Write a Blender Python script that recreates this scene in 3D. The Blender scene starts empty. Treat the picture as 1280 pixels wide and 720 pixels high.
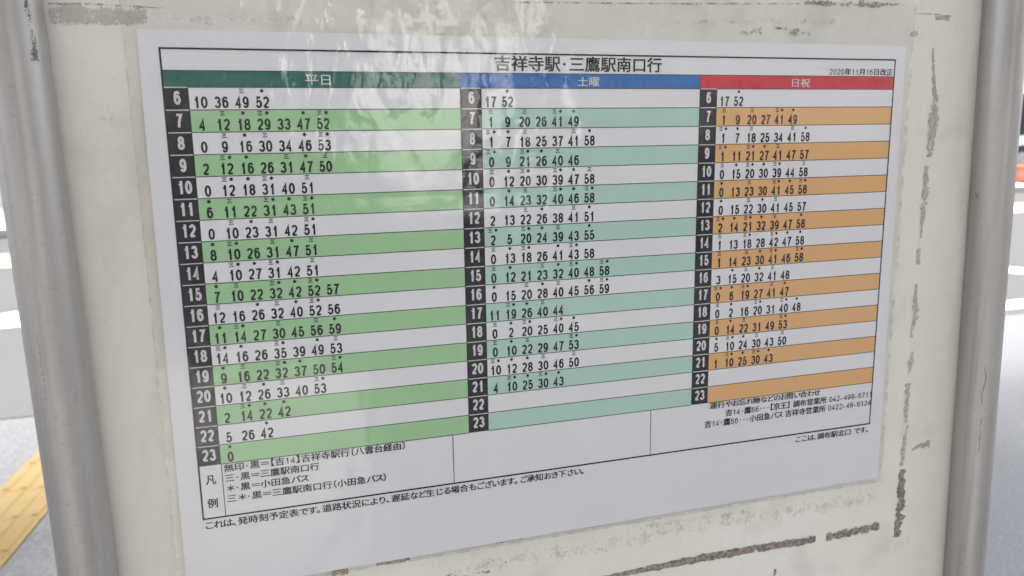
import bpy, bmesh, math, random
from mathutils import Vector, Matrix, noise
random.seed(7)
S = bpy.context.scene
COL = S.collection
RAD = math.radians
# ------------------------------------------------------------------ camera, sky, sun, exposure
cam = bpy.data.cameras.new("camera"); cam_o = bpy.data.objects.new("camera", cam); COL.objects.link(cam_o)
cam.sensor_width = 36; cam.lens = 28.0876; cam.clip_start = 0.02; cam.clip_end = 2000
Rm = Matrix(((0.9544478, 0.0695299, -0.2901636), (-0.2979890, 0.1724878, -0.9388560), (-0.0152289, 0.9825546, 0.1853495)))
cam_o.matrix_world = Matrix.Translation((0.0370688, -0.3774797, -0.0231802)) @ Rm.to_4x4()
cam.dof.use_dof = True; cam.dof.focus_distance = 0.41; cam.dof.aperture_fstop = 15
S.camera = cam_o
SUN_EL, SUN_AZ = RAD(56), RAD(8)          # the sun stands behind the sign, slightly to the right
world = bpy.data.worlds.new("World"); S.world = world; world.use_nodes = True
wn = world.node_tree
sky = wn.nodes.new("ShaderNodeTexSky"); sky.sky_type = 'NISHITA'; sky.sun_disc = False
sky.sun_elevation = SUN_EL; sky.sun_rotation = SUN_AZ; sky.dust_density = 6.0; sky.ozone_density = 0.3; sky.air_density = 1.0
hz = wn.nodes.new('ShaderNodeHueSaturation'); hz.inputs['Saturation'].default_value = .32   # thin white cloud: a pale sky
wn.links.new(sky.outputs[0], hz.inputs['Color']); wn.links.new(hz.outputs[0], wn.nodes['Background'].inputs[0]); wn.nodes['Background'].inputs[1].default_value = 0.15
sl = bpy.data.lights.new("sun", 'SUN'); sl.energy = 1.1; sl.angle = RAD(11); sl.color = (1, 0.965, 0.91)
so = bpy.data.objects.new("sun", sl); COL.objects.link(so)
sd = Vector((math.sin(SUN_AZ)*math.cos(SUN_EL), math.cos(SUN_AZ)*math.cos(SUN_EL), math.sin(SUN_EL)))
so.rotation_euler = (-sd).to_track_quat('-Z', 'Y').to_euler(); so.location = (3, 10, 14)
S.view_settings.view_transform = 'Standard'; S.view_settings.look = 'None'; S.view_settings.gamma = 1
S.view_settings.exposure = 2.74
S.render.engine = 'CYCLES'; S.cycles.max_bounces = 10; S.cycles.transparent_max_bounces = 12; S.cycles.use_denoising = True; S.cycles.caustics_reflective = False; S.cycles.caustics_refractive = False
G0 = -1.55                                 # ground level; the origin is on the timetable's front face

# ------------------------------------------------------------------ helpers
def link(o, parent=None):
    COL.objects.link(o)
    if parent is not None: o.parent = parent
    return o
def mesh_obj(name, verts, faces, m, parent=None, smooth=False):
    me = bpy.data.meshes.new(name); me.from_pydata([tuple(v) for v in verts], [], faces); me.update()
    if m: me.materials.append(m)
    if smooth:
        for p in me.polygons: p.use_smooth = True
    return link(bpy.data.objects.new(name, me), parent)
def empty(name, loc=(0, 0, 0)):
    o = bpy.data.objects.new(name, None); o.location = loc; o.empty_display_size = .1; return link(o)
def tag(o, label=None, cat=None, group=None, kind=None):
    if label: o['label'] = label
    if cat: o['category'] = cat
    if group: o['group'] = group
    if kind: o['kind'] = kind
    return o
def bm_obj(name, bm, m, parent=None, smooth=False, bevel=0, seg=2):
    me = bpy.data.meshes.new(name)
    if bevel: bmesh.ops.bevel(bm, geom=bm.edges[:], offset=bevel, segments=seg, affect='EDGES', profile=.6)
    bmesh.ops.recalc_face_normals(bm, faces=bm.faces[:])
    bm.to_mesh(me); bm.free(); me.materials.append(m)
    if smooth:
        for p in me.polygons: p.use_smooth = True
    return link(bpy.data.objects.new(name, me), parent)
def box_bm(x0, x1, y0, y1, z0, z1, bm=None):
    bm = bm or bmesh.new()
    vs = [bm.verts.new((x, y, z)) for x in (x0, x1) for y in (y0, y1) for z in (z0, z1)]
    for f in ((0, 1, 3, 2), (4, 6, 7, 5), (0, 4, 5, 1), (2, 3, 7, 6), (0, 2, 6, 4), (1, 5, 7, 3)):
        bm.faces.new([vs[i] for i in f])
    return bm
def box(name, b, m, parent=None, bevel=0): return bm_obj(name, box_bm(*b), m, parent, bevel=bevel)
def tube_geo(path, r, n=28, cap=True):
    """swept round tube along a 3-D polyline"""
    V, F = [], []; P = [Vector(p) for p in path]; rs = r if isinstance(r, (list, tuple)) else [r]*len(P)
    t0 = (P[1]-P[0]).normalized(); u = t0.orthogonal().normalized()
    for i, p in enumerate(P):
        t = (P[min(i+1, len(P)-1)]-P[max(i-1, 0)]).normalized(); u = (u-t*u.dot(t)).normalized(); w = t.cross(u)
        for k in range(n):
            a = 2*math.pi*k/n; V.append(p+rs[i]*(math.cos(a)*u+math.sin(a)*w))
    for i in range(len(P)-1):
        for k in range(n): F.append((i*n+k, i*n+(k+1) % n, (i+1)*n+(k+1) % n, (i+1)*n+k))
    if cap: F.append(tuple(range(n-1, -1, -1))); F.append(tuple((len(P)-1)*n+k for k in range(n)))
    return V, F

# ------------------------------------------------------------------ materials
def mat(name, color, rough=.6, metal=0.0, spec=.5, n1=None, bump=None, dirt=None):
    """n1=(scale, amount, colour): large soft colour variation; bump=(scale, strength); dirt=(scale, threshold, colour, amount)"""
    m = bpy.data.materials.new(name); m.use_nodes = True; nt = m.node_tree; b = nt.nodes['Principled BSDF']
    b.inputs['Roughness'].default_value = rough; b.inputs['Metallic'].default_value = metal
    b.inputs['Specular IOR Level'].default_value = spec
    tc = nt.nodes.new('ShaderNodeTexCoord'); co = tc.outputs['Object']
    src = None
    rgb = nt.nodes.new('ShaderNodeRGB'); rgb.outputs[0].default_value = (*color, 1); src = rgb.outputs[0]
    def layer(scale, amt, c2, lo=.35, hi=.7, detail=5, src=None, stretch=None):
        nz = nt.nodes.new('ShaderNodeTexNoise'); nz.inputs['Scale'].default_value = scale; nz.inputs['Detail'].default_value = detail
        if stretch:
            mp = nt.nodes.new('ShaderNodeMapping'); mp.inputs['Scale'].default_value = stretch; nt.links.new(co, mp.inputs[0]); nt.links.new(mp.outputs[0], nz.inputs['Vector'])
        else: nt.links.new(co, nz.inputs['Vector'])
        mr = nt.nodes.new('ShaderNodeMapRange'); mr.inputs['From Min'].default_value = lo; mr.inputs['From Max'].default_value = hi
        mr.inputs['To Max'].default_value = amt; nt.links.new(nz.outputs['Fac'], mr.inputs['Value'])
        mx = nt.nodes.new('ShaderNodeMixRGB'); nt.links.new(mr.outputs[0], mx.inputs['Fac']); nt.links.new(src, mx.inputs[1]); mx.inputs[2].default_value = (*c2, 1)
        return mx.outputs[0]
    for L in (n1 or []): src = layer(*L[:3], **(L[3] if len(L) > 3 else {}), src=src)
    nt.links.new(src, b.inputs['Base Color'])
    if bump:
        nz = nt.nodes.new('ShaderNodeTexNoise'); nz.inputs['Scale'].default_value = bump[0]; nz.inputs['Detail'].default_value = 4
        nt.links.new(co, nz.inputs['Vector']); bp = nt.nodes.new('ShaderNodeBump'); bp.inputs['Strength'].default_value = bump[1]
        bp.inputs['Distance'].default_value = bump[2] if len(bump) > 2 else .001
        nt.links.new(nz.outputs['Fac'], bp.inputs['Height']); nt.links.new(bp.outputs[0], b.inputs['Normal'])
    return m
M = {}
M['board'] = mat('painted_board', (.74, .71, .63), .42, n1=[
    (4, .5, (.655, .62, .535), dict(lo=.4, hi=.65)), (14, .4, (.67, .63, .525), dict(lo=.4, hi=.75)), (60, .35, (.62, .60, .53), dict(lo=.5, hi=.8)),
    (420, .4, (.52, .49, .43), dict(lo=.62, hi=.8, detail=3)), (26, .55, (.56, .53, .46), dict(lo=.56, hi=.70, detail=9)), (140, .6, (.38, .34, .28), dict(lo=.70, hi=.78, detail=8)), (33, .4, (.50, .44, .35), dict(lo=.62, hi=.78, detail=7, stretch=(1, 1, .3)))], bump=(300, .25, .0004))
M['board_edge'] = mat('board_edge_metal', (.35, .35, .34), .5, metal=.6)
M['tube'] = mat('weathered_aluminium_tube', (.42, .405, .385), .42, metal=.7, n1=[(260, .45, (.25, .235, .22), dict(lo=.5, hi=.72, stretch=(1, 1, .035), detail=4)), 
    (40, .4, (.26, .245, .235), dict(lo=.4, hi=.7, stretch=(1, 1, .15))), (500, .4, (.17, .16, .155), dict(lo=.6, hi=.8)), (90, .8, (.12, .11, .10), dict(lo=.72, hi=.8, detail=8))],
    bump=(350, .12, .0004))
M['weld'] = mat('dull_steel', (.33, .33, .32), .5, metal=.7, bump=(200, .3))
M['paper'] = mat('laminated_paper', (.80, .785, .81), .55, spec=.3, n1=[(700, .25, (.72, .70, .71), dict(lo=.4, hi=.7)), (12, .25, (.74, .72, .725), dict(lo=.35, hi=.7))], bump=(60, .05, .0005))
def ink(name, c, c2=None, amt=.5):
    c2 = c2 or tuple(min(1, x*1.35+.03) for x in c)
    return mat(name, c, .8, spec=.0, n1=[(900, amt, c2, dict(lo=.42, hi=.7, stretch=(.6, 1, 1.3))), (45, amt*.5, c2, dict(lo=.4, hi=.75))])
M['black'] = ink('black_ink', (.005, .0045, .008), (.012, .011, .016))
M['cell'] = ink('black_cell_ink', (.004, .0035, .006), (.018, .013, .017), .7)
M['white_ink'] = ink('unprinted_white', (.66, .65, .67), (.58, .57, .59))
M['teal_head'] = ink('teal_header_ink', (.002, .115, .085), (.01, .17, .12), .7)
M['blue_head'] = ink('blue_header_ink', (.0, .13, .44), (.0, .16, .48), .7)
M['red_head'] = ink('red_header_ink', (.62, .002, .012), (.62, .012, .025), .7)
M['green_row'] = ink('green_row_ink', (.35, .60, .31), (.40, .64, .37), .6)
M['aqua_row'] = ink('aqua_row_ink', (.44, .655, .565), (.49, .68, .60), .6)
M['orange_row'] = ink('orange_row_ink', (.78, .425, .165), (.79, .47, .23), .6)

def film_mat():
    m = bpy.data.materials.new('clear_plastic_film'); m.use_nodes = True; nt = m.node_tree; nt.nodes.clear()
    out = nt.nodes.new('ShaderNodeOutputMaterial'); tr = nt.nodes.new('ShaderNodeBsdfTransparent'); tr.inputs[0].default_value = (.985, .985, .975, 1)
    gl = nt.nodes.new('ShaderNodeBsdfGlossy'); gl.inputs['Roughness'].default_value = .05; gl.inputs[0].default_value = (1, 1, 1, 1)
    df = nt.nodes.new('ShaderNodeBsdfDiffuse'); df.inputs[0].default_value = (.8, .79, .76, 1); tr.inputs[0].default_value = (.955, .955, .94, 1)
    fr = nt.nodes.new('ShaderNodeFresnel'); ge = nt.nodes.new('ShaderNodeNewGeometry')      # thin film: the same reflectance from both sides
    ir = nt.nodes.new('ShaderNodeMapRange'); ir.inputs['To Min'].default_value = 1.66; ir.inputs['To Max'].default_value = 1/1.66
    nt.links.new(ge.outputs['Backfacing'], ir.inputs['Value']); nt.links.new(ir.outputs[0], fr.inputs['IOR'])
    tc = nt.nodes.new('ShaderNodeTexCoord')
    hs = []
    for sc, st, lo in ((18, (1, 1, .75), 1.0), (66, (1.3, 1, .8), .21), (300, (1, 1, .7), .018)):
        mp = nt.nodes.new('ShaderNodeMapping'); mp.inputs['Scale'].default_value = st; nt.links.new(tc.outputs['Object'], mp.inputs[0])
        nz = nt.nodes.new('ShaderNodeTexNoise'); nz.inputs['Scale'].default_value = sc; nz.inputs['Detail'].default_value = 3; nt.links.new(mp.outputs[0], nz.inputs['Vector'])
        ml = nt.nodes.new('ShaderNodeMath'); ml.operation = 'MULTIPLY'; ml.inputs[1].default_value = lo; nt.links.new(nz.outputs['Fac'], ml.inputs[0]); hs.append(ml.outputs[0])
    a1 = nt.nodes.new('ShaderNodeMath'); nt.links.new(hs[0], a1.inputs[0]); nt.links.new(hs[1], a1.inputs[1])
    a2 = nt.nodes.new('ShaderNodeMath'); nt.links.new(a1.outputs[0], a2.inputs[0]); nt.links.new(hs[2], a2.inputs[1])
    sx = nt.nodes.new('ShaderNodeSeparateXYZ'); nt.links.new(tc.outputs['Object'], sx.inputs[0])
    zz = nt.nodes.new('ShaderNodeMapRange'); zz.inputs['From Min'].default_value = -.05; zz.inputs['From Max'].default_value = .03; zz.inputs['To Min'].default_value = .45; zz.inputs['To Max'].default_value = 1.45
    nt.links.new(sx.outputs[2], zz.inputs['Value'])
    bp = nt.nodes.new('ShaderNodeBump'); bp.inputs['Strength'].default_value = .5; bp.inputs['Distance'].default_value = .006
    hm = nt.nodes.new('ShaderNodeMath'); hm.operation = 'MULTIPLY'; nt.links.new(a2.outputs[0], hm.inputs[0]); nt.links.new(zz.outputs[0], hm.inputs[1])
    nt.links.new(hm.outputs[0], bp.inputs['Height'])
    nt.links.new(bp.outputs[0], gl.inputs['Normal']); nt.links.new(bp.outputs[0], fr.inputs['Normal'])
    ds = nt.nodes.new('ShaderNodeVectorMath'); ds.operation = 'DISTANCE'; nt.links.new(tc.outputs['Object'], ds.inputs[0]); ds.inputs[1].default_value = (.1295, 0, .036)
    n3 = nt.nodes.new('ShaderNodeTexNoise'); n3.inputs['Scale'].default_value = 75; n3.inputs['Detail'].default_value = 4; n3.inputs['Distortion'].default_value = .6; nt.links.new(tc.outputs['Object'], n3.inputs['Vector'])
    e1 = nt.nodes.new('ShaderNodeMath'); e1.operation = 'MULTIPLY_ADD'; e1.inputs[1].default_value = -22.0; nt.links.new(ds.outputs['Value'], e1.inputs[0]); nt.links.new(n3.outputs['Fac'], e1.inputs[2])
    e2 = nt.nodes.new('ShaderNodeMapRange'); e2.inputs['From Min'].default_value = -.02; e2.inputs['From Max'].default_value = .16; e2.inputs['To Min'].default_value = .003; e2.inputs['To Max'].default_value = .05  # faint whitish haze round the hole, painted in place of glare
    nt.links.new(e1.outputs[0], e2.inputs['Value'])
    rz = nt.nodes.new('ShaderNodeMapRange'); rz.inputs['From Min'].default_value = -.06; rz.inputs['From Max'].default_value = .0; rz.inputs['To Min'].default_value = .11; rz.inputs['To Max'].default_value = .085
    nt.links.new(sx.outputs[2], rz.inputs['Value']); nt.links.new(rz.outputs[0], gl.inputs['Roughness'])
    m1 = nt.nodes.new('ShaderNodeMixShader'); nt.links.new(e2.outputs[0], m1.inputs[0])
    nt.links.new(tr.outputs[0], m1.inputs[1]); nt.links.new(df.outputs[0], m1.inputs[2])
    m2 = nt.nodes.new('ShaderNodeMixShader'); nt.links.new(fr.outputs[0], m2.inputs[0]); nt.links.new(m1.outputs[0], m2.inputs[1]); nt.links.new(gl.outputs[0], m2.inputs[2])
    nt.links.new(m2.outputs[0], out.inputs[0]); return m
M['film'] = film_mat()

def residue_mat(name, c1, c2, thr, soft, scale, amount=1.0, bumpy=.6):
    """ragged deposit: opaque where edge attribute + noise is high enough, bare board elsewhere"""
    m = bpy.data.materials.new(name); m.use_nodes = True; nt = m.node_tree; b = nt.nodes['Principled BSDF']; out = nt.nodes['Material Output']
    b.inputs['Roughness'].default_value = .85
    tc = nt.nodes.new('ShaderNodeTexCoord')
    nz = nt.nodes.new('ShaderNodeTexNoise'); nz.inputs['Scale'].default_value = scale; nz.inputs['Detail'].default_value = 8; nz.inputs['Roughness'].default_value = .65; nt.links.new(tc.outputs['Object'], nz.inputs['Vector'])
    n2 = nt.nodes.new('ShaderNodeTexNoise'); n2.inputs['Scale'].default_value = scale*1.1; n2.inputs['Detail'].default_value = 6; nt.links.new(tc.outputs['Object'], n2.inputs['Vector'])
    mx = nt.nodes.new('ShaderNodeMixRGB'); mx.inputs[1].default_value = (*c1, 1); mx.inputs[2].default_value = (*c2, 1)
    mr = nt.nodes.new('ShaderNodeMapRange'); mr.inputs['From Min'].default_value = .38; mr.inputs['From Max'].default_value = .62
    nt.links.new(n2.outputs['Fac'], mr.inputs['Value']); nt.links.new(mr.outputs[0], mx.inputs['Fac']); nt.links.new(mx.outputs[0], b.inputs['Base Color'])
    at = nt.nodes.new('ShaderNodeAttribute'); at.attribute_name = 'edge'
    ad = nt.nodes.new('ShaderNodeMath'); ad.operation = 'MULTIPLY_ADD'; ad.inputs[1].default_value = .55; nt.links.new(at.outputs['Fac'], ad.inputs[0]); nt.links.new(nz.outputs['Fac'], ad.inputs[2])
    n4 = nt.nodes.new('ShaderNodeTexNoise'); n4.inputs['Scale'].default_value = 150; n4.inputs['Detail'].default_value = 3; nt.links.new(tc.outputs['Object'], n4.inputs['Vector'])
    g4 = nt.nodes.new('ShaderNodeMath'); g4.operation = 'MULTIPLY_ADD'; g4.inputs[1].default_value = .75; nt.links.new(n4.outputs['Fac'], g4.inputs[0]); nt.links.new(ad.outputs[0], g4.inputs[2]); ad = g4; thr += .36
    m3 = nt.nodes.new('ShaderNodeMapRange'); m3.inputs['From Min'].default_value = thr; m3.inputs['From Max'].default_value = thr+soft; m3.inputs['To Max'].default_value = amount
    nt.links.new(ad.outputs[0], m3.inputs['Value'])
    tr = nt.nodes.new('ShaderNodeBsdfTransparent'); ms = nt.nodes.new('ShaderNodeMixShader')
    nt.links.new(m3.outputs[0], ms.inputs[0]); nt.links.new(tr.outputs[0], ms.inputs[1]); nt.links.new(b.outputs[0], ms.inputs[2]); nt.links.new(ms.outputs[0], out.inputs[0])
    bp = nt.nodes.new('ShaderNodeBump'); bp.inputs['Strength'].default_value = bumpy; bp.inputs['Distance'].default_value = .0005
    nt.links.new(n2.outputs['Fac'], bp.inputs['Height']); nt.links.new(bp.outputs[0], b.inputs['Normal'])
    return m
M['res_brown'] = residue_mat('brown_tape_residue', (.36, .31, .26), (.54, .50, .44), .91, .06, 800)
M['res_dark'] = residue_mat('dark_peeled_paint', (.15, .118, .092), (.33, .285, .235), .78, .05, 420, 1, .3)
M['res_grey'] = residue_mat('grey_tape_residue', (.36, .33, .29), (.52, .49, .43), .84, .10, 700, .75)
M['res_band'] = residue_mat('old_glue_band', (.50, .465, .41), (.60, .565, .50), .72, .25, 600, .6, .2)
M['res_scuff'] = residue_mat('dark_scuff', (.08, .075, .07), (.16, .15, .14), .98, .10, 1500, .8, .1)
M['seam_shade'] = residue_mat('shade_along_post', (.40, .37, .32), (.52, .49, .43), .35, .75, 300, .75, .1)  # contact shade beside the posts as colour; not applied to any mesh
M['res_faint'] = residue_mat('faint_glue_smear', (.46, .45, .38), (.58, .56, .49), .98, .25, 420, .38, .3)
M['res_yellow'] = residue_mat('yellowed_glue', (.20, .165, .11), (.44, .39, .27), .70, .05, 600)
M['res_line'] = residue_mat('pencil_grime', (.20, .18, .155), (.34, .31, .27), .99, .06, 1100, .8)
M['res_rust'] = residue_mat('rust_bloom', (.38, .27, .19), (.52, .45, .36), .95, .22, 700, .7)

# ------------------------------------------------------------------ lettering
# strokes of the condensed sans numerals; x 0..1 (width), z 0..1 (height), stroke centre lines
def arc(cx, cy, rx, ry, a0, a1, n=10):
    return [(cx+rx*math.cos(RAD(a0+(a1-a0)*i/n)), cy+ry*math.sin(RAD(a0+(a1-a0)*i/n))) for i in range(n+1)]
DIG = {
 '0': [arc(.5, .5, .5, .5, 90, 450, 26)[:-1]+['c']],
 '1': [[(.62, 0), (.62, 1.0)], [(.62, .97), (.50, .82), (.20, .70)]],
 '2': [arc(.5, .72, .48, .28, 165, -20, 12)+[(.72, .42), (.18, .14), (.02, 0)], [(.0, 0), (1.0, 0)]],
 '3': [arc(.48, .76, .44, .24, 165, -90, 14)+[(.40, .52)], arc(.48, .27, .50, .27, 88, -168, 16)],
 '4': [[(.72, 0), (.72, 1.0), (.0, .26), (1.02, .26)]],
 '5': [[(.92, 1.0), (.22, 1.0), (.12, .50)]+arc(.48, .32, .50, .32, 132, -165, 18)],
 '6': [arc(.52, .33, .47, .33, 0, 360, 22)[:-1]+['c'], [(.05, .35), (.08, .68)]+arc(.54, .72, .45, .28, 160, 25, 9)],
 '7': [[(.0, 1.0), (1.0, 1.0), (.66, .62), (.48, .30), (.38, 0)]],
 '8': [arc(.5, .76, .42, .24, -90, 270, 20)[:-1]+['c'], arc(.5, .265, .49, .265, -90, 270, 22)[:-1]+['c']],
 '9': [arc(.48, .67, .47, .33, 0, 360, 22)[:-1]+['c'], [(.95, .65), (.92, .32)]+arc(.46, .28, .45, .28, -20, -155, 9)],
}
def stroke(pts, closed, hw):
    P = [Vector(p) for p in pts]; n = len(P); L, Rr = [], []
    for i in range(n):
        a = P[i-1] if (closed or i > 0) else None; b = P[(i+1) % n] if (closed or i < n-1) else None
        d1 = (P[i]-a).normalized() if a is not None else None; d2 = (b-P[i]).normalized() if b is not None else None
        if d1 is None: d1 = d2
        if d2 is None: d2 = d1
        nn = Vector((-(d1+d2).y, (d1+d2).x)); nn = nn.normalized() if nn.length > 1e-6 else Vector((-d1.y, d1.x))
        k = hw/max(.42, nn.dot(Vector((-d1.y, d1.x)))); L.append(P[i]+nn*k); Rr.append(P[i]-nn*k)
    F = [(i, (i+1) % n, n+(i+1) % n, n+i) for i in range(n if closed else n-1)]
    return L+Rr, F
def digit_geo(ch, w, h, sw):
    """numeral of outer width w, height h, stroke width sw; returns list of (verts2d, faces, layer)"""
    out = []; hw = sw/2
    for k, st in enumerate(DIG[ch]):
        closed = st[-1] == 'c'; pts = st[:-1] if closed else st
        if closed or len(pts) > 6 or ch in '235679':
            P = [(hw+x*(w-sw), hw+y*(h-sw)) for x, y in pts]
        else: P = [(hw+x*(w-sw), hw+y*(h-sw)) for x, y in pts]
        if not closed and ch in '147':        # square ends reach the baseline and cap height
            def ext(p): return (p[0], 0 if abs(p[1]-hw) < 1e-9 and ch in '147' else p[1])
            P = [ext(p) for p in P]
            if ch == '1' and k == 0: P[-1] = (P[-1][0], h)
        V, F = stroke(P, closed, hw); out.append((V, F, k))
    return out
_glyph = {}
def glyph(ch):
    """one character of Blender's own font as flat triangles in em units"""
    if ch in _glyph: return _glyph[ch]
    cu = bpy.data.curves.new('glyph', 'FONT'); cu.body = ch; cu.resolution_u = 3
    o = bpy.data.objects.new('glyph', cu); COL.objects.link(o)
    dg = bpy.context.evaluated_depsgraph_get(); me = bpy.data.meshes.new_from_object(o.evaluated_get(dg))
    V = [(v.co.x, v.co.y) for v in me.vertices]; F = [tuple(p.vertices) for p in me.polygons]
    bpy.data.objects.remove(o); bpy.data.curves.remove(cu); bpy.data.meshes.remove(me)
    _glyph[ch] = (V, F); return V, F
ADV = {'・': .5, '、': .55, '。': .6, '【': .5, '】': .5, '〔': .52, '〕': .52, '（': .5, '）': .5, ' ': .35, '-': .52, '＝': .95, '＊': .9}
LEFT = {'【': -.5, '〔': -.48, '（': -.5, '・': -.25}
def em_text(s, bold):
    """list of (verts2d, faces, layer) in em units"""
    x = 0; out = []
    for ch in s:
        if ch.isdigit():
            for V, F, k in digit_geo(ch, .47, .76, .095): out.append(([(a[0]+x+.04, a[1]-.02) for a in V], F, k))
            x += .56; continue
        if ch != ' ':
            src = {'（': '（'}.get(ch, ch)
            V, F = glyph(src); dx = x+LEFT.get(ch, 0)
            if ch == '・':
                cx = dx+.5; out.append(([(cx-.075, .30), (cx+.075, .30), (cx+.075, .45), (cx-.075, .45)], [(0, 1, 2, 3)], 0))
            else:
                offs = [(0, 0), (bold, 0), (0, bold*.6), (bold, bold*.6)] if bold else [(0, 0)]
                for k, (ox, oy) in enumerate(offs): out.append(([(a+dx+ox, b+oy) for a, b in V], F, k))
        kana = '\u3040' <= ch <= '\u30ff'
        x += ADV.get(ch, .88 if kana else 1.0)
    return out
class Print:
    """collects flat printed shapes (metres on the sheet, z up) on layers of ink and builds them as one mesh"""
    def __init__(s): s.V = []; s.F = []
    def add(s, V, F, y):
        b = len(s.V); s.V += [(a[0], y, a[1]) for a in V]; s.F += [tuple(b+i for i in f) for f in F]
    def rect(s, x0, x1, z0, z1, y): s.add([(x0, z0), (x1, z0), (x1, z1), (x0, z1)], [(0, 1, 2, 3)], y)
    def build(s, name, m, parent): return mesh_obj(name, s.V, s.F, m, parent)
UC = .038; UR = .0095243                       # a tenth of the table's width; one timetable row
def X(c): return c*UC
def Z(r): return -(r-6)*UR
INK0, INK1, INK2, DL = -.00006, -.00012, -.00018, .00001
def fit_text(pr, s, c0, c1, r0, r1, y=INK2, bold=.03, slope=0.0):
    """text fitted to columns c0..c1 and rows r0 (top)..r1 (bottom)"""
    G = em_text(s, bold); xs = [a[0] for V, _, _ in G for a in V]; zs = [a[1] for V, _, _ in G for a in V]
    x0, x1, z0, z1 = min(xs), max(xs), min(zs), max(zs)
    kx = (X(c1)-X(c0))/(x1-x0); kz = (Z(r0)-Z(r1))/(z1-z0)
    for V, F, k in G:
        pr.add([(X(c0)+(a[0]-x0)*kx, Z(r1)+(a[1]-z0)*kz+slope*(a[0]-x0)*kx) for a in V], F, y-k*DL)
def numerals(pr, s, cx, rc, w, h, gap, sw, y=INK2):
    n = len(s); tot = n*w+(n-1)*gap; x = X(cx)-tot/2; zb = Z(rc)-h/2
    for ch in s:
        for V, F, k in digit_geo(ch, w, h, sw): pr.add([(a[0]+x, a[1]+zb) for a in V], F, y-k*DL)
        x += w+gap
def san(pr, cx, r):                            # the small three-bar mark
    w = .056*UC
    for k, (ww, rr) in enumerate(((.9, .075), (.66, .155), (1.0, .24))):
        pr.rect(X(cx)-w*ww/2, X(cx)+w*ww/2, Z(r+rr)-.00018, Z(r+rr)+.00018, INK2)
def star(pr, cx, r):                           # the small six-armed asterisk
    x, z = X(cx), Z(r+.16)
    for k in range(3):
        a = RAD(90+60*k); dx, dz = math.cos(a)*.00085, math.sin(a)*.00085; nx, nz = -math.sin(a)*.00024, math.cos(a)*.00024
        pr.add([(x-dx-nx, z-dz-nz), (x+dx-nx, z+dz-nz), (x+dx+nx, z+dz+nz), (x-dx+nx, z-dz+nz)], [(0, 1, 2, 3)], INK2-k*DL)

# ------------------------------------------------------------------ ground, road, markings
M['asphalt'] = mat('asphalt', (.09, .091, .096), .95, spec=.12, n1=[(1.2, .5, (.07, .07, .075)), (70, .6, (.15, .15, .155), dict(lo=.45, hi=.7)), (220, .6, (.04, .04, .045), dict(lo=.5, hi=.75))], bump=(160, .8, .006))
M['pale_road'] = mat('pale_road', (.056, .056, .058), .95, spec=.12, n1=[(.8, .5, (.05, .05, .052)), (90, .5, (.10, .10, .102), dict(lo=.45, hi=.7))], bump=(120, .5, .004))
M['concrete'] = mat('concrete_paving', (.52, .51, .49), .85, n1=[(.6, .5, (.45, .44, .42)), (60, .4, (.40, .39, .37))], bump=(90, .3, .003))
M['kerb'] = mat('kerb_stone', (.45, .44, .42), .85, n1=[(5, .5, (.36, .35, .33))], bump=(70, .4, .003))
M['line_white'] = mat('white_road_paint', (.70, .70, .68), .85, n1=[(30, .35, (.62, .62, .60), dict(lo=.5, hi=.75))], bump=(150, .4, .002))
M['line_yellow'] = mat('yellow_road_paint', (.42, .34, .12), .9, n1=[(30, .35, (.34, .29, .15), dict(lo=.5, hi=.75))], bump=(150, .4, .002))
M['tactile'] = mat('yellow_tactile_tile', (.125, .085, .028), .85, spec=.2, n1=[(9, .5, (.14, .105, .048), dict(lo=.4, hi=.7)), (130, .4, (.11, .085, .04), dict(lo=.5, hi=.75))], bump=(240, .4, .002))
def sheet(name, pts, z, m, parent=None, kind=None, dens=None):
    o = mesh_obj(name, [(x, y, z) for x, y in pts], [tuple(range(len(pts)))], m, parent)
    if kind: o['kind'] = kind
    return o
def slab(name, x0, x1, y0, y1, z0, z1, m, parent=None, bevel=0, kind=None):
    o = box(name, (x0, x1, y0, y1, z0, z1), m, parent, bevel)
    if kind: o['kind'] = kind
    return o
sheet('ground', [(-400, -400), (400, -400), (400, 400), (-400, 400)], G0, M['asphalt'], kind='structure')
M['sheen_paving'] = mat('sheen_paving', (.36, .35, .33), .9, n1=[(.9, .7, (.19, .185, .175), dict(lo=.35, hi=.65)), (60, .4, (.24, .235, .22))], bump=(90, .3, .003))
sheet('path', [(-7, -2.1), (.30, -2.3), (.62, -5.2), (-7, -5.4)], G0+.004, M['sheen_paving'], kind='structure')  # unseen pale strip, added to give the sleeve a soft reflected sheen
M['pale_paving'] = mat('pale_paving', (.105, .108, .114), .95, spec=.1, n1=[(2, .5, (.11, .112, .12)), (70, .5, (.155, .16, .168), dict(lo=.45, hi=.7))], bump=(120, .4, .003))
sheet('pavement', [(.95, -1.2), (14, -1.2), (14, 4.6), (.95, 4.6)], G0+.004, M['pale_paving'], kind='structure')
road = sheet('road', [(-60, 4.6), (60, 4.6), (60, 15.0), (-60, 15.0)], G0+.004, M['pale_road'], kind='structure')
def paint(name, pts, m, lab=None): return sheet(name, pts, G0+.008, m, road, 'structure')
paint('yellow_marking', [(-60, 11.05), (60, 11.05), (60, 12.5), (-60, 12.5)], M['line_yellow'])
paint('crossing_marking', [(-3.1, 7.2), (-.4, 7.2), (-.4, 8.15), (-2.0, 8.05), (-2.9, 7.45)], M['line_white'])
def stripe(p, q, w):
    p, q = Vector(p), Vector(q); d = (q-p).normalized(); n = Vector((-d.y, d.x))*w/2
    return [tuple(p-n), tuple(q-n), tuple(q+n), tuple(p+n)]
paint('bay_marking', stripe((6.7, 7.45), (9.6, 4.45), .40), M['line_white'])
paint('bay_marking', stripe((5.0, 4.85), (9.4, 5.05), .25), M['line_white'])
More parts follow.
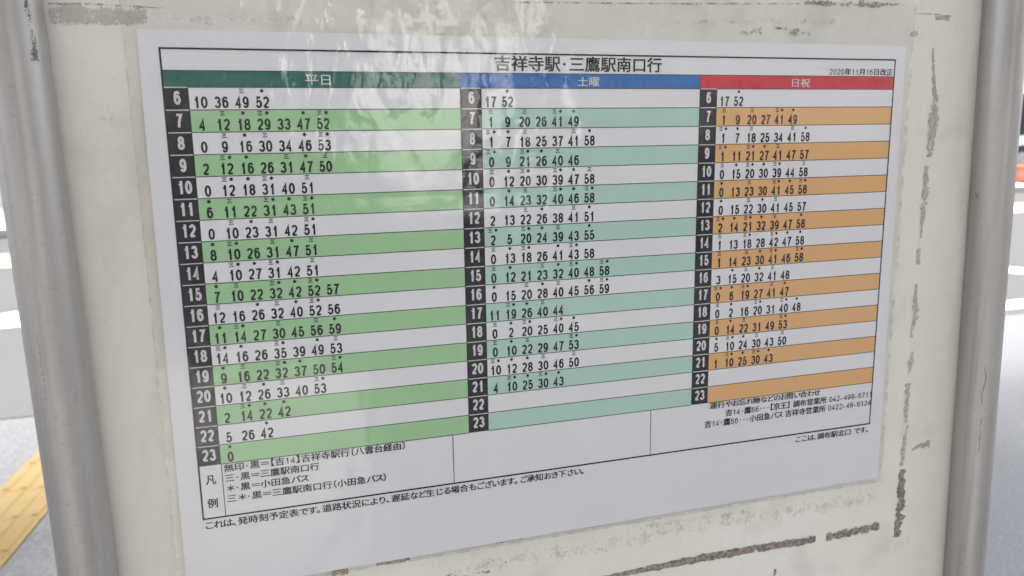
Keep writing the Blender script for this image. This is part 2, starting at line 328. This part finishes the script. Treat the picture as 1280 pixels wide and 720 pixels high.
# far kerb and pavement beyond the road
far = slab('pavement', -60, 60, 15.0, 26, G0, G0+.13, M['concrete'], kind='structure')
for i in range(60): slab('kerb_stone', -24+i*.8+.004, -24+(i+1)*.8-.004, 14.86, 15.0, G0+.004, G0+.14, M['kerb'], far, bevel=.012)
# yellow tactile tiles, each 30 cm square with four raised bars
tac = empty('tactile_paving', (-1.06, 3.3, G0)); tac['kind'] = 'structure'; tac.rotation_euler.z = -math.atan2(.115, 1)
def tile_mesh():
    bm = box_bm(-.149, .149, -.149, .149, .0, .007)
    for k in range(4):
        x = -.1125+.075*k; w, t = .0165, .0105
        b = [bm.verts.new(v) for v in ((x-w, -.134, .0072), (x+w, -.134, .0072), (x+w, .134, .0072), (x-w, .134, .0072), (x-t, -.126, .0122), (x+t, -.126, .0122), (x+t, .126, .0122), (x-t, .126, .0122))]
        for f in ((4, 5, 6, 7), (0, 1, 5, 4), (1, 2, 6, 5), (2, 3, 7, 6), (3, 0, 4, 7)): bm.faces.new([b[i] for i in f])
    bmesh.ops.recalc_face_normals(bm, faces=bm.faces[:])
    me = bpy.data.meshes.new('tile'); bm.to_mesh(me); bm.free(); me.materials.append(M['tactile']); return me
tme = tile_mesh()
for j in range(-9, 12):
    o = bpy.data.objects.new('tile', tme); link(o, tac); o.location = (0, j*.3+.02, random.uniform(.0, .0015)); o.rotation_euler.z = random.uniform(-.006, .006)

# ------------------------------------------------------------------ the sign frame
sign = empty('bus_stop_sign', (0.2, .015, G0))
tag(sign, 'off-white bus stop notice board held between two round grey metal tubes', 'notice board')
def sp(o): o.parent = sign; o.matrix_parent_inverse = Matrix.Translation((-.2, -.015, -G0)); return o
BX0, BX1, BZ0, BZ1 = -.054, .462, -.62, .27
bd = bm_obj('board_panel', box_bm(BX0, BX1, .0008, .0048, BZ0, BZ1), M['board'], bevel=.0006); sp(bd)
TR = .0119
def post(x_top, x_bot):
    f = lambda z: x_top+(x_bot-x_top)*(.05-z)/.40
    zs = [G0+.02+i*(BZ1+.03-G0-.02)/40 for i in range(41)]
    V, F = tube_geo([(f(z), -.0055, z) for z in zs], TR, 48)
    return sp(mesh_obj('side_post', V, F, M['tube'], smooth=True))
post(-.0530, -.0474); post(.4493, .4602)
def rail(z, name):
    V, F = tube_geo([(-.046+i*.508/12, -.0055 if name == "top_rail" else .004, z) for i in range(13)], TR*.9, 32); return sp(mesh_obj(name, V, F, M['tube'], smooth=True))
rail(BZ1+.006, 'top_rail'); rail(BZ0-.006, 'bottom_rail')
sp(bm_obj('base_plate', box_bm(-.10, .54, -.14, .16, G0+.002, G0+.035), M['weld'], bevel=.006))
# peeled and stuck residue on the board: ragged outlines, 0.2 mm proud
def residue(name, spine, hw, m, seed=0, y=.0006, jag=.5):
    rnd = random.Random(seed+len(spine)*13); P = [Vector((a/1000, b/1000)) for a, b in spine]
    hs = hw if isinstance(hw, (list, tuple)) else [hw]*len(P); pts = []; ws = []
    for i in range(len(P)-1):
        L = (P[i+1]-P[i]).length; n = max(2, int(L/.0011))
        for k in range(n): t = k/n; pts.append(P[i].lerp(P[i+1], t)); ws.append(hs[i]*(1-t)+hs[i+1]*t)
    pts.append(P[-1]); ws.append(hs[-1]); V = []; F = []; E = []
    for i, p in enumerate(pts):
        d = (pts[min(i+1, len(pts)-1)]-pts[max(i-1, 0)]).normalized(); n = Vector((-d.y, d.x)); w = ws[i]/1000
        e = 0 if i in (0, len(pts)-1) else 1
        s_ = i*.0011*260; o1 = noise.noise(Vector((s_, seed*7.1, 0)))+.5*noise.noise(Vector((s_*2.7, seed*7.1, 3))); o2 = noise.noise(Vector((s_, seed*7.1, 9)))+.5*noise.noise(Vector((s_*2.7, seed*7.1, 12)))
        a = max(.25, 1+1.5*jag*o1); b = max(.25, 1+1.5*jag*o2)
        for off, ee in ((-a, 0), (-.55*a, .8), (0, 1), (.55*b, .8), (b, 0)):
            q = p+n*w*off; V.append((q.x, y-.00012*ee*e, q.y)); E.append(ee*e)
        if i: b0 = (i-1)*5; F += [(b0+k, b0+k+1, b0+6+k, b0+5+k) for k in range(4)]
    o = mesh_obj(name, V, F, m); at = o.data.attributes.new('edge', 'FLOAT', 'POINT'); at.data.foreach_set('value', E)
    return sp(o)
T = 'tape_residue'
residue(T, [(406.2, 24), (408.9, 4), (411.5, -12.6), (410.0, -39)], [.9, 1.6, 4.2, 3.2], M['res_grey'], 1)
residue(T, [(408.6, -12), (410, -38)], [3, 2.6], M['res_brown'], 2, y=.0005)
residue(T, [(408.3, -42.5), (408.8, -60.8), (408.3, -86)], [3.2, 3.6, 1.6], M['res_brown'], 3)
residue(T, [(407.2, -90.5), (407.6, -102.5)], [1.6, 2.6], M['res_brown'], 4)
residue(T, [(407.6, -112.5), (408.5, -135.4), (407.2, -147)], [2.4, 3.4, 1.4], M['res_brown'], 5)
residue(T, [(408.6, -154.5), (408.2, -170.6)], [2.8, 2.2], M['res_brown'], 6)
residue(T, [(407.5, -174.6), (408.1, -201.4)], [3.2, 2.8], M['res_brown'], 7)
residue(T, [(409.6, -202), (407.9, -218.8), (407.6, -229.8)], [1.0, 2.6, 3.0], M['res_brown'], 8)
residue('peeled_strip', [(408.0, -231), (409.4, -254.9), (408.3, -278)], [2.4, 4.3, 3.2], M['res_dark'], 9, jag=.75)
residue('peeled_strip', [(353.5, -268.5), (374, -268), (394.5, -267.2)], [3.6, 3.2, 3.4], M['res_dark'], 10, jag=.7)
residue('peeled_strip', [(203.5, -267.2), (240, -266.8), (279.2, -266.5), (347.0, -268.3)], [1.4, 2.7, 3.4, 3.0], M['res_dark'], 11, jag=.18)
residue('glue_smear', [(116.2, -247.0), (178.9, -247), (278.3, -245.0), (391, -248)], [5, 8, 7.5, 7], M['res_faint'], 12)
residue(T, [(413.5, -220.2), (420.1, -217.6), (429, -217.6)], [.5, 2.0, 3.6], M['res_grey'], 13)
residue(T, [(318.6, -282.5), (317.5, -288)], 1.1, M['res_dark'], 14)
residue('glue_smear', [(-40.5, 28.2), (-25.8, 28.5), (-3, 28.4)], [4.6, 4.6, 4.2], M['res_band'], 15, jag=.12)
residue('glue_smear', [(-3, 28.4), (60, 29)], [4.2, 3.5], M['res_faint'], 16, jag=.2)
residue('grime_line', [(-41, 32.6), (-25.8, 33.0), (4, 32.2)], [.6, .7, .4], M['res_line'], 17)
residue('grime_line', [(155.9, 39.6), (240.2, 41.6), (330.8, 44.5)], [.5, .55, .6], M['res_line'], 18, jag=.7)
residue('grime_line', [(318, 45.3), (340, 44.6), (356.6, 45.4), (385.3, 45.6)], [1.3, 2.6, 2.8, 1.4], M['res_line'], 19, jag=.7)
residue(T, [(391.5, 41.1), (404, 41.4), (418.6, 40.4)], [.5, .5, .7], M['res_line'], 20)
residue(T, [(405.1, 39.9), (411, 39.2), (416.8, 39.5)], [.8, 2.0, 1.6], M['res_grey'], 21)
residue(T, [(388.5, 30.4), (395.5, 30.5)], 2.2, M['res_grey'], 22)
residue('glue_crumb', [(79.0, -235.2), (97.4, -235.0)], 1.9, M['res_yellow'], 23, jag=.15)
residue('glue_crumb', [(142.0, -234.0), (158.9, -233.8)], 1.7, M['res_yellow'], 24, jag=.15)
residue('glue_crumb', [(56.5, -237.2), (65.7, -236.2)], 2.0, M['res_yellow'], 25, jag=.3)
residue('rust_spot', [(279.3, 29), (294.3, 29.3)], 3, M['res_rust'], 26)
residue('rust_spot', [(309.6, 28.9), (324.6, 29.2)], 3, M['res_rust'], 27)
residue('grime_line', [(300.5, 31.4), (309.5, 31.1)], 1.3, M['res_line'], 28)
residue('glue_smear', [(100, -252), (118, -250), (140, -251)], [1.2, 2.4, 1.6], M['res_line'], 29)
residue('glue_smear', [(230, -240), (300, -242)], [2.5, 3.0], M['res_faint'], 30)
residue('glue_smear', [(-28, -12), (-20, -14)], [2, 3.2], M['res_faint'], 31)
residue('glue_smear', [(240, 33), (340, 35.5)], [2, 3], M['res_faint'], 32)
residue(T, [(147, -247.5), (149.5, -247.2)], .5, M['res_dark'], 33)

def tube_mark(xt, xb, ang, w, z0, z1, m, seed):
    """scuff following the tube's surface; ang is measured from the viewer's side (-Y) towards +X"""
    n = max(4, int((z1-z0)/.0012)); V, F, E = [], [], []
    for i in range(n+1):
        z = z0+(z1-z0)*i/n; cx = xt+(xb-xt)*(.05-z)/.40; e = 0 if i in (0, n) else 1
        wob = 1+.8*noise.noise(Vector((z*300, seed, 0))); drift = .12*noise.noise(Vector((z*90, seed, 5)))
        for k, ee in ((-1, 0), (-.5, .8), (0, 1), (.5, .8), (1, 0)):
            a = ang+drift+k*w*max(.3, wob); V.append((cx+math.sin(a)*(TR+.0001), -.0055-math.cos(a)*(TR+.0001), z)); E.append(ee*e)
        if i: b0 = (i-1)*5; F += [(b0+q, b0+q+1, b0+6+q, b0+5+q) for q in range(4)]
    o = mesh_obj('scuff', V, F, m, smooth=True); at = o.data.attributes.new('edge', 'FLOAT', 'POINT'); at.data.foreach_set('value', E); return sp(o)
tube_mark(-.0530, -.0474, .78, .22, .008, .036, M['res_scuff'], 1)
tube_mark(-.0530, -.0474, -.35, .06, -.128, -.098, M['res_grey'], 2)
tube_mark(.4493, .4602, -.55, .05, -.22, -.16, M['res_line'], 3)

# ------------------------------------------------------------------ the timetable sheet
tt = empty('timetable_sheet', (.19, 0, -.1))
tag(tt, 'laminated white bus timetable with green, blue and red column headings on the board', 'timetable')
def tp(o): o.matrix_parent_inverse = Matrix.Translation((-.19, 0, .1)); return o
def tpart(pr, name, m, parent=None):
    o = pr.build(name, m, parent or tt)
    if parent is None: tp(o)
    return o
pv = [(-.0083, .0237), (.3871, .0237), (.3892, -.2342), (-.0101, -.2349)]
# paper: a subdivided sheet with slightly uneven cut edges, 0.25 mm thick
bm = bmesh.new(); NX, NZ = 40, 26; g = []
for j in range(NZ+1):
    row = []
    for i in range(NX+1):
        u, v = i/NX, j/NZ
        a = Vector(pv[0]).lerp(Vector(pv[1]), u); b = Vector(pv[3]).lerp(Vector(pv[2]), u); p = a.lerp(b, v)
        row.append(bm.verts.new((p.x, 0, p.y)))
    g.append(row)
for j in range(NZ):
    for i in range(NX): bm.faces.new((g[j][i], g[j+1][i], g[j+1][i+1], g[j][i+1]))
r = bmesh.ops.extrude_face_region(bm, geom=bm.faces[:]); bmesh.ops.translate(bm, verts=[e for e in r['geom'] if isinstance(e, bmesh.types.BMVert)], vec=(0, .00025, 0))
paper = bm_obj('paper', bm, M['paper'], tt); tp(paper)
WK = """6: 10 36 s49 a52|7: 4 s12 a18 b29 33 a47 b52|8: 0 s9 a16 s30 34 a46 b53|9: 2 b12 a16 26 s31 a47 s50|10: 0 b12 a18 b31 40 s51
11: a6 s11 22 b31 a43 b51|12: 0 s10 a23 s31 42 b51|13: a8 b10 26 s31 a47 s51|14: 4 b10 a27 b31 42 s51|15: a7 s10 22 b32 a42 b52 57
16: s12 16 a26 s32 a40 b52 56|17: a11 b14 27 s30 45 s56 a59|18: b14 a16 26 b35 39 a49 s53|19: a9 s16 22 b32 a37 50 b54
20: a10 s12 a26 s33 40 b53|21: 2 b14 a22 a42|22: 5 26 a42|23: a0"""
SA = """6: 17 a52|7: s1 9 s20 26 b41 a49|8: b1 a7 s18 25 37 s41 a58|9: b0 9 b21 a26 s40 46|10: s0 a12 b20 30 b39 a47 s58
11: 0 a14 s23 32 b40 a46 b58|12: 2 13 s22 a26 38 s41 a51|13: b2 5 b20 a24 s39 43 a55|14: s0 a13 b18 26 a41 b43 58
15: s0 a12 21 s23 a32 b40 48 b58|16: a0 15 s20 a28 s40 45 a56 b59|17: 11 b19 a26 s40 44|18: s0 a2 b20 25 b40 a45
19: s0 a10 s22 29 47 b53|20: b10 a12 a28 s30 46 s50|21: 4 b10 a25 b30 a43|22:|23:"""
SU = """6: 17 a52|7: s1 9 s20 27 b41 a49|8: b1 a7 s18 25 34 s41 a58|9: b1 11 b21 a27 s41 47 57|10: s0 a15 b20 a30 b39 44 s58
11: a0 13 s23 30 b41 a45 b58|12: a0 15 s22 a30 s41 45 57|13: b2 a14 b21 a32 s39 47 a58|14: s1 13 b18 28 b42 a47 a58
15: s1 14 s23 a30 b41 46 b58|16: 3 a15 s20 a32 s41 48|17: b0 a6 b19 27 s41 a47|18: s0 a2 16 b20 31 b40 a48
19: s0 a14 s22 31 49 b53|20: a5 b10 a24 s30 43 s50|21: 1 b10 a25 b30 a43|22:|23:"""
LW = .00036                                    # thin rule
def column(data, c0, cd, c1, first, row_ink, head_ink, title, tc0, tc1):
    h = Print(); h.rect(X(c0), X(c1), Z(6), Z(5.27), INK0); ho = tpart(h, 'header_band', head_ink)
    t = Print(); fit_text(t, title, tc0, tc1, 5.42, 5.89, bold=.02); tpart(t, 'heading_lettering', M['white_ink'], ho)
    for ln in data.replace('\n', '|').split('|'):
        hr, _, rest = ln.partition(':'); r = int(hr)
        cell = Print(); cell.rect(X(c0), X(cd), Z(r+1), Z(r), INK0); co = tpart(cell, 'hour_cell', M['cell'])
        n = Print(); numerals(n, hr, (c0+cd)/2+(.0 if len(hr) == 2 else .004), r+.465, .00285, .00575, .00034, .00104, INK1)
        n.rect(X(c0)+LW, X(cd)-LW, Z(r)-LW*.75, Z(r)+LW*.45, INK1-.00003)
        tpart(n, 'hour_numerals', M['white_ink'], co)
        band = Print(); band.rect(X(cd), X(c1), Z(r+1), Z(r), INK0)
        bo = tpart(band, 'time_row', row_ink if r % 2 else M['paper'])
        n = Print()
        for k, tok in enumerate(rest.split()):
            c = first+.2246*k; mk = tok[0] if tok[0] in 'sab' else ''; num = tok.lstrip('sab')
            numerals(n, num, c, r+.665, .00272, .00505, .00036, .00088)
            if mk == 's': san(n, c, r)
            if mk == 'a': star(n, c, r-.01)
            if mk == 'b': san(n, c-.038, r); star(n, c+.040, r-.01)
        n.rect(X(cd), X(c1), Z(r+1)-LW/2, Z(r+1)+LW/2, INK1)
        tpart(n, 'time_numerals', M['black'], bo)
column(WK, 0, .262, 3.411, .378, M['green_row'], M['teal_head'], '平日', 1.547, 1.840)
column(SA, 3.411, 3.685, 6.772, 3.798, M['aqua_row'], M['blue_head'], '土曜', 4.976, 5.282)
column(SU, 6.772, 7.041, 10.0, 7.155, M['orange_row'], M['red_head'], '日祝', 8.237, 8.537)
# ruled frame of the table
b = Print(); W2 = .00040; y = INK1-.00002
for (x0, x1, z0, z1) in ((0, 10, 4.32, 4.32), (0, 10, 26.75, 26.75)): b.rect(X(x0)-W2, X(x1)+W2, Z(z0)-W2, Z(z1)+W2, y)
for c in (0, 10): b.rect(X(c)-W2, X(c)+W2, Z(26.75)+W2, Z(4.32)-W2, y)
tpart(b, 'table_border', M['black'])
b = Print()
for r_ in (5.27, 6.0): b.rect(X(0)+W2, X(10)-W2, Z(r_)-LW/2, Z(r_)+LW/2, y+.00001)
for c in (3.411, 6.772): b.rect(X(c)-LW/2, X(c)+LW/2, Z(24), Z(5.27), y-.00001)
for c in (.262,): b.rect(X(c)-LW/2, X(c)+LW/2, Z(26.75)+W2, Z(24), y)
for c in (3.183,): b.rect(X(c)-LW/2, X(c)+LW/2, Z(26.75)+W2, Z(24), y)
for c in (6.115,): b.rect(X(c)-LW/2, X(c)+LW/2, Z(26.75)+W2, Z(24.0), y)
tpart(b, 'ruled_line', M['black'])
def line(name, *texts):
    p = Print()
    for a in texts: fit_text(p, *a[:5], bold=a[5] if len(a) > 5 else .042)
    return tpart(p, name, M['black'])
line('title_lettering', ('吉祥寺駅・三鷹駅南口行', 3.864, 6.183, 4.40, 5.17, .042))
line('date_lettering', ('2020年11月16日改正', 8.857, 9.968, 4.82, 5.21, .05))
line('legend_heading', ('凡', .067, .187, 24.50, 24.99), ('例', .062, .185, 25.72, 26.21))
line('legend_lettering', ('無印・黒＝【吉14】吉祥寺駅行〔八雲台経由〕', .288, 2.533, 24.02, 24.45))
line('legend_lettering', ('三・黒＝三鷹駅南口行', .291, 1.429, 24.55, 24.97))
line('legend_lettering', ('＊・黒＝小田急バス', .303, 1.292, 25.10, 25.51))
line('legend_lettering', ('三＊・黒＝三鷹駅南口行（小田急バス）', .293, 2.270, 25.63, 26.06))
line('notice_lettering', ('これは、発時刻予定表です。道路状況により、遅延など生じる場合もございます。ご承知おき下さい。', .020, 5.070, 26.88, 27.32, .04))
line('enquiry_lettering', ('運行やお忘れ物などのお問い合わせ', 7.079, 9.021, 24.02, 24.42))
line('enquiry_lettering', ('吉14・鷹66・・・【京王】 調布営業所 042-499-6711', 7.352, 9.990, 24.55, 24.99))
line('enquiry_lettering', ('吉14・鷹66・・・小田急バス 吉祥寺営業所 0422-46-6124', 7.001, 9.990, 25.10, 25.55))
line('stop_name_lettering', ('ここは、調布駅北口 です。', 8.621, 9.976, 26.90, 27.32))

# ------------------------------------------------------------------ the clear plastic sleeve over it
def sleeve():
    x0, x1, z0, z1 = -.0135, .3912, -.2365, .052
    hx, hz, hr = .1306, .0392, .0042
    bm = bmesh.new(); NX, NZ = 110, 78; g = {}
    for j in range(NZ+1):
        for i in range(NX+1):
            x = x0+(x1-x0)*i/NX; z = z0+(z1-z0)*j/NZ
            d = math.hypot(x-hx, z-hz)
            if d < .0080 and d > 1e-6:                        # pull the grid onto the rim of the hanging hole
                k = hr+(d/.0080)*(.0080-hr); x = hx+(x-hx)/d*k; z = hz+(z-hz)/d*k
            top = max(0, (z-.012)/.04)
            dy = -.0007-.0006*(.5+.5*noise.noise(Vector((x*16, 3, z*11))))-top*.0016*(.5+.5*noise.noise(Vector((x*24+5, 9, z*20))))
            dy -= .0005*math.exp(-((x-.135-.25*(z+.2))/.02)**2)*max(0, 1-abs(z+.2)/.06)
            g[i, j] = bm.verts.new((x, dy, z))
    for j in range(NZ):
        for i in range(NX):
            c = (g[i, j].co+g[i+1, j+1].co)/2
            if math.hypot(c.x-hx, c.z-hz) < hr*1.02: continue
            bm.faces.new((g[i, j], g[i+1, j], g[i+1, j+1], g[i, j+1]))
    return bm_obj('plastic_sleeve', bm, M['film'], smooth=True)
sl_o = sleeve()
def film_edge():
    V, F = [], []
    for (a, b, c, d) in ((-.0135, .3912, -.2366, -.2360), (-.0136, -.0131, -.236, .052), (.3907, .3913, -.236, .052)):
        k = len(V); y_ = -.0009; V += [(a, y_, c), (b, y_, c), (b, y_, d), (a, y_, d), (a, .0004, c), (b, .0004, c), (b, .0004, d), (a, .0004, d)]
        F += [(k, k+1, k+2, k+3), (k+4, k+7, k+6, k+5), (k, k+4, k+5, k+1), (k+1, k+5, k+6, k+2), (k+2, k+6, k+7, k+3), (k+3, k+7, k+4, k)]
    return mesh_obj('welded_edge', V, F, M['film_edge'], sl_o)
M['film_edge'] = residue_mat('grimy_film_weld', (.36, .34, .29), (.54, .52, .46), .40, .5, 200, .28, .1)
film_edge()
tag(sl_o, 'clear glossy plastic sleeve with a round hanging hole covering the timetable', 'plastic sleeve')

# ------------------------------------------------------------------ street beyond and behind
M['facade'] = mat('pale_facade', (.66, .65, .62), .8, n1=[(.6, .4, (.58, .57, .54)), (20, .3, (.55, .54, .52))], bump=(40, .2, .004))
M['facade2'] = mat('beige_facade', (.42, .38, .32), .8, n1=[(.6, .4, (.36, .33, .28))], bump=(40, .2, .004))
M['facade3'] = mat('grey_tile_facade', (.17, .17, .17), .6, n1=[(.9, .4, (.13, .13, .135))], bump=(40, .2, .004))
M['glass'] = mat('dark_window_glass', (.03, .035, .045), .08, spec=.6)
M['frame'] = mat('window_frame', (.30, .30, .31), .4, metal=.5)
M['bus_white'] = mat('white_vehicle_paint', (.78, .79, .80), .25, spec=.6, n1=[(2, .2, (.68, .69, .70))])
M['rubber'] = mat('tyre_rubber', (.02, .02, .02), .85)
M['cone_orange'] = mat('orange_plastic', (.36, .085, .035), .6, n1=[(20, .3, (.30, .08, .04))])
M['reflect_white'] = mat('white_reflective_band', (.8, .8, .8), .4)
M['red_lens'] = mat('red_lamp_lens', (.5, .02, .02), .3)
M['white_wall'] = mat('white_rendered_wall', (.82, .81, .79), .8, n1=[(.4, .3, (.74, .73, .71))])
def building(x0, x1, y0, y1, h, m, label, nf, nb, front, wm=.75):
    o = empty('building', ((x0+x1)/2, (y0+y1)/2, G0)); tag(o, label, 'building')
    inv = Matrix.Translation((-(x0+x1)/2, -(y0+y1)/2, -G0))
    def P(q): q.parent = o; q.matrix_parent_inverse = inv; return q
    zb = G0+.002
    P(box('wall', (x0, x1, y0, y1, zb, zb+h), m))
    P(box('roof', (x0-.15, x1+.15, y0-.15, y1+.15, zb+h, zb+h+.35), M['concrete'], bevel=.03))
    fy = y0 if front < 0 else y1; s = front
    fh = h/nf; bw = (x1-x0)/nb
    for f in range(nf):
        for k in range(nb):
            a = x0+bw*(k+.5-wm/2); b_ = x0+bw*(k+.5+wm/2); c = zb+fh*f+(.9 if f else 1.15); d = zb+fh*(f+1)-.45
            fr = P(box('window', (a, b_, min(fy, fy+s*.10), max(fy, fy+s*.10), c, d), M['frame']))
            g1 = box('pane', (a+.07, (a+b_)/2-.03, min(fy+s*.10, fy+s*.115), max(fy+s*.10, fy+s*.115), c+.07, d-.07), M['glass'], fr); 
            g2 = box('pane', ((a+b_)/2+.03, b_-.07, min(fy+s*.10, fy+s*.115), max(fy+s*.10, fy+s*.115), c+.07, d-.07), M['glass'], fr)
            g1.matrix_parent_inverse = inv.copy(); g2.matrix_parent_inverse = inv.copy()
            P(box('window_sill', (a-.08, b_+.08, min(fy, fy+s*.22), max(fy, fy+s*.22), c-.12, c-.002), M['concrete']))
    return o
building(-26, -4.9, 21, 33, 11, M['facade'], 'pale building across the road seen past the left post', 3, 6, -1)
building(-4.3, 18, 26, 38, 9, M['facade2'], 'beige building across the road hidden mostly behind the board', 3, 6, -1)
building(22, 70, 32, 48, 14, M['facade'], 'long pale building behind the bus at the right edge', 4, 12, -1, .5)
building(1.8, 16, -44, -34, 9, M['white_wall'], 'white building added out of view as a bright reflection in the sleeve', 3, 4, 1, .45)  # added behind the camera to brighten what the sleeve reflects
M['glare_glazing'] = mat('sun_reflector_glazing', (.04, .045, .05), .26, spec=.5)
def glare_canopy():
    """added out-of-view reflector for sun glare in the sleeve: tall panes leaning back 24 degrees between white mullions"""
    o = empty('glare_reflector', (4.2, -20, G0)); tag(o, 'glazed shelter with leaning panes between white mullions, added out of view to throw sun glare into the sleeve', 'reflector')
    inv = Matrix.Translation((-4.2, 20, -G0)); t = math.tan(RAD(24)); zb = G0+.003
    def Q(q): q.parent = o; q.matrix_parent_inverse = inv; return q
    Q(box('plinth', (2.3, 6.3, -21.0, -20.0, zb, zb+2.3), M['white_wall'], bevel=.02))
    Q(box('rear_wall', (2.3, 6.3, -22.9, -22.7, zb, zb+6.5), M['facade3']))
    for k in range(3):
        xa, xb = 2.40+k*.98, 3.26+k*.98; z0, z1 = zb+2.35, zb+6.4; y0 = -20.1
        f = lambda z: y0-(z-z0)*t
        V = [(xa, f(z0), z0), (xb, f(z0), z0), (xb, f(z1), z1), (xa, f(z1), z1), (xa, f(z0)-.02, z0), (xb, f(z0)-.02, z0), (xb, f(z1)-.02, z1), (xa, f(z1)-.02, z1)]
        F = [(1, 0, 3, 2), (4, 5, 6, 7), (0, 1, 5, 4), (1, 2, 6, 5), (2, 3, 7, 6), (3, 0, 4, 7)]
        Q(mesh_obj('pane', V, F, M['glare_glazing']))
    for k in range(5):
        xc = 2.34+k*.98; V, F = tube_geo([(xc, -20.06, zb+2.3), (xc, -20.06-4.1*t, zb+6.4)], .045, 8); Q(mesh_obj('mullion', V, F, M['white_wall']))
glare_canopy()  # unseen glazing, added so the sun glints in the sleeve film
# behind the photographer: seen only as reflections in the sleeve and tubes
building(-22, 1.7, -27, -17, 8, M['facade3'], 'dark grey building facing the front of the board', 3, 7, 1)
M['facade4'] = mat('brown_tile_facade', (.12, .10, .085), .6, n1=[(.9, .4, (.09, .08, .07))])
building(6.6, 44, -30, -21, 11, M['facade4'], 'brown building facing the front of the board', 2, 8, 1)

def bus():
    o = empty('bus', (24.0, 17.6, G0+.13)); o.location = (24.6, 19.4, G0+.13)
    tag(o, 'white single-deck bus with dark windows standing beyond the right post', 'bus')
    L, Wd, H = 10.2, 2.4, 2.95; x0, x1 = -L/2, L/2
    bm = box_bm(x0, x1, -Wd/2, Wd/2, .32, H); bm_obj('body', bm, M['bus_white'], o, bevel=.14, seg=4, smooth=False)
    for k in range(6):
        a = x0+.55+k*1.55
        w = box('window', (a, a+1.44, -Wd/2-.012, -Wd/2+.02, 1.22, 2.42), M['glass'], o, bevel=.004)
        box('window_frame', (a+.70, a+.74, -Wd/2-.022, -Wd/2-.0125, 1.22, 2.42), M['frame'], w)
        box('window', (a, a+1.44, Wd/2-.02, Wd/2+.012, 1.22, 2.42), M['glass'], o, bevel=.004)
    box('door', (x0+9.3-.05, x0+10.0-.05, -Wd/2-.016, -Wd/2+.02, .42, 2.42), M['glass'], o, bevel=.004)
    box('windscreen', (x1-.02, x1+.014, -Wd/2+.14, Wd/2-.14, 1.15, 2.6), M['glass'], o, bevel=.004)
    box('rear_window', (x0-.014, x0+.02, -Wd/2+.3, Wd/2-.3, 1.4, 2.4), M['glass'], o, bevel=.004)
    for yy in (-.85, .85):
        box('headlight', (x1-.01, x1+.03, yy-.17, yy+.17, .62, .82), M['reflect_white'], o, bevel=.01)
        box('tail_lamp', (x0-.03, x0+.01, yy-.12, yy+.12, .75, 1.1), M['red_lens'], o, bevel=.01)
    box('skirt', (x0+.1, x1-.1, -Wd/2-.01, -Wd/2+.01, .34, .52), M['frame'], o)
    for cx in (x0+2.3, x1-2.4):
        for s in (-1, 1):
            V, F = tube_geo([(cx, s*(Wd/2-.26), .47), (cx, s*(Wd/2+.01), .47)], .47, 28); t = mesh_obj('wheel', V, F, M['rubber'], o, True)
            V, F = tube_geo([(cx, s*(Wd/2), .47), (cx, s*(Wd/2+.03), .47)], .27, 20); mesh_obj('rim', V, F, M['frame'], t)
    box('wing_mirror', (x1-.05, x1+.22, -Wd/2-.25, -Wd/2-.08, 1.9, 2.3), M['rubber'], o, bevel=.02)
    return o
bus()
def barrier(x, y, rz, label):
    o = empty('road_barrier', (x, y, G0+.13)); o.rotation_euler.z = rz; tag(o, label, 'barrier', 'orange barriers at the road edge')
    V, F = tube_geo([(-.55, 0, .42), (.55, 0, .42)], .05, 16); mesh_obj('top_bar', V, F, M['cone_orange'], o, True)
    box('board', (-.5, .5, -.02, .02, .10, .37), M['cone_orange'], o, bevel=.01)
    for s in (-.45, .45): box('leg', (s-.03, s+.03, -.18, .18, 0, .10), M['cone_orange'], o, bevel=.01)
    return o
barrier(19.5, 16.2, .9, 'orange plastic barrier standing before the bus, just right of the post')
barrier(20.9, 17.4, .8, 'orange plastic barrier farther from the road than its twin')
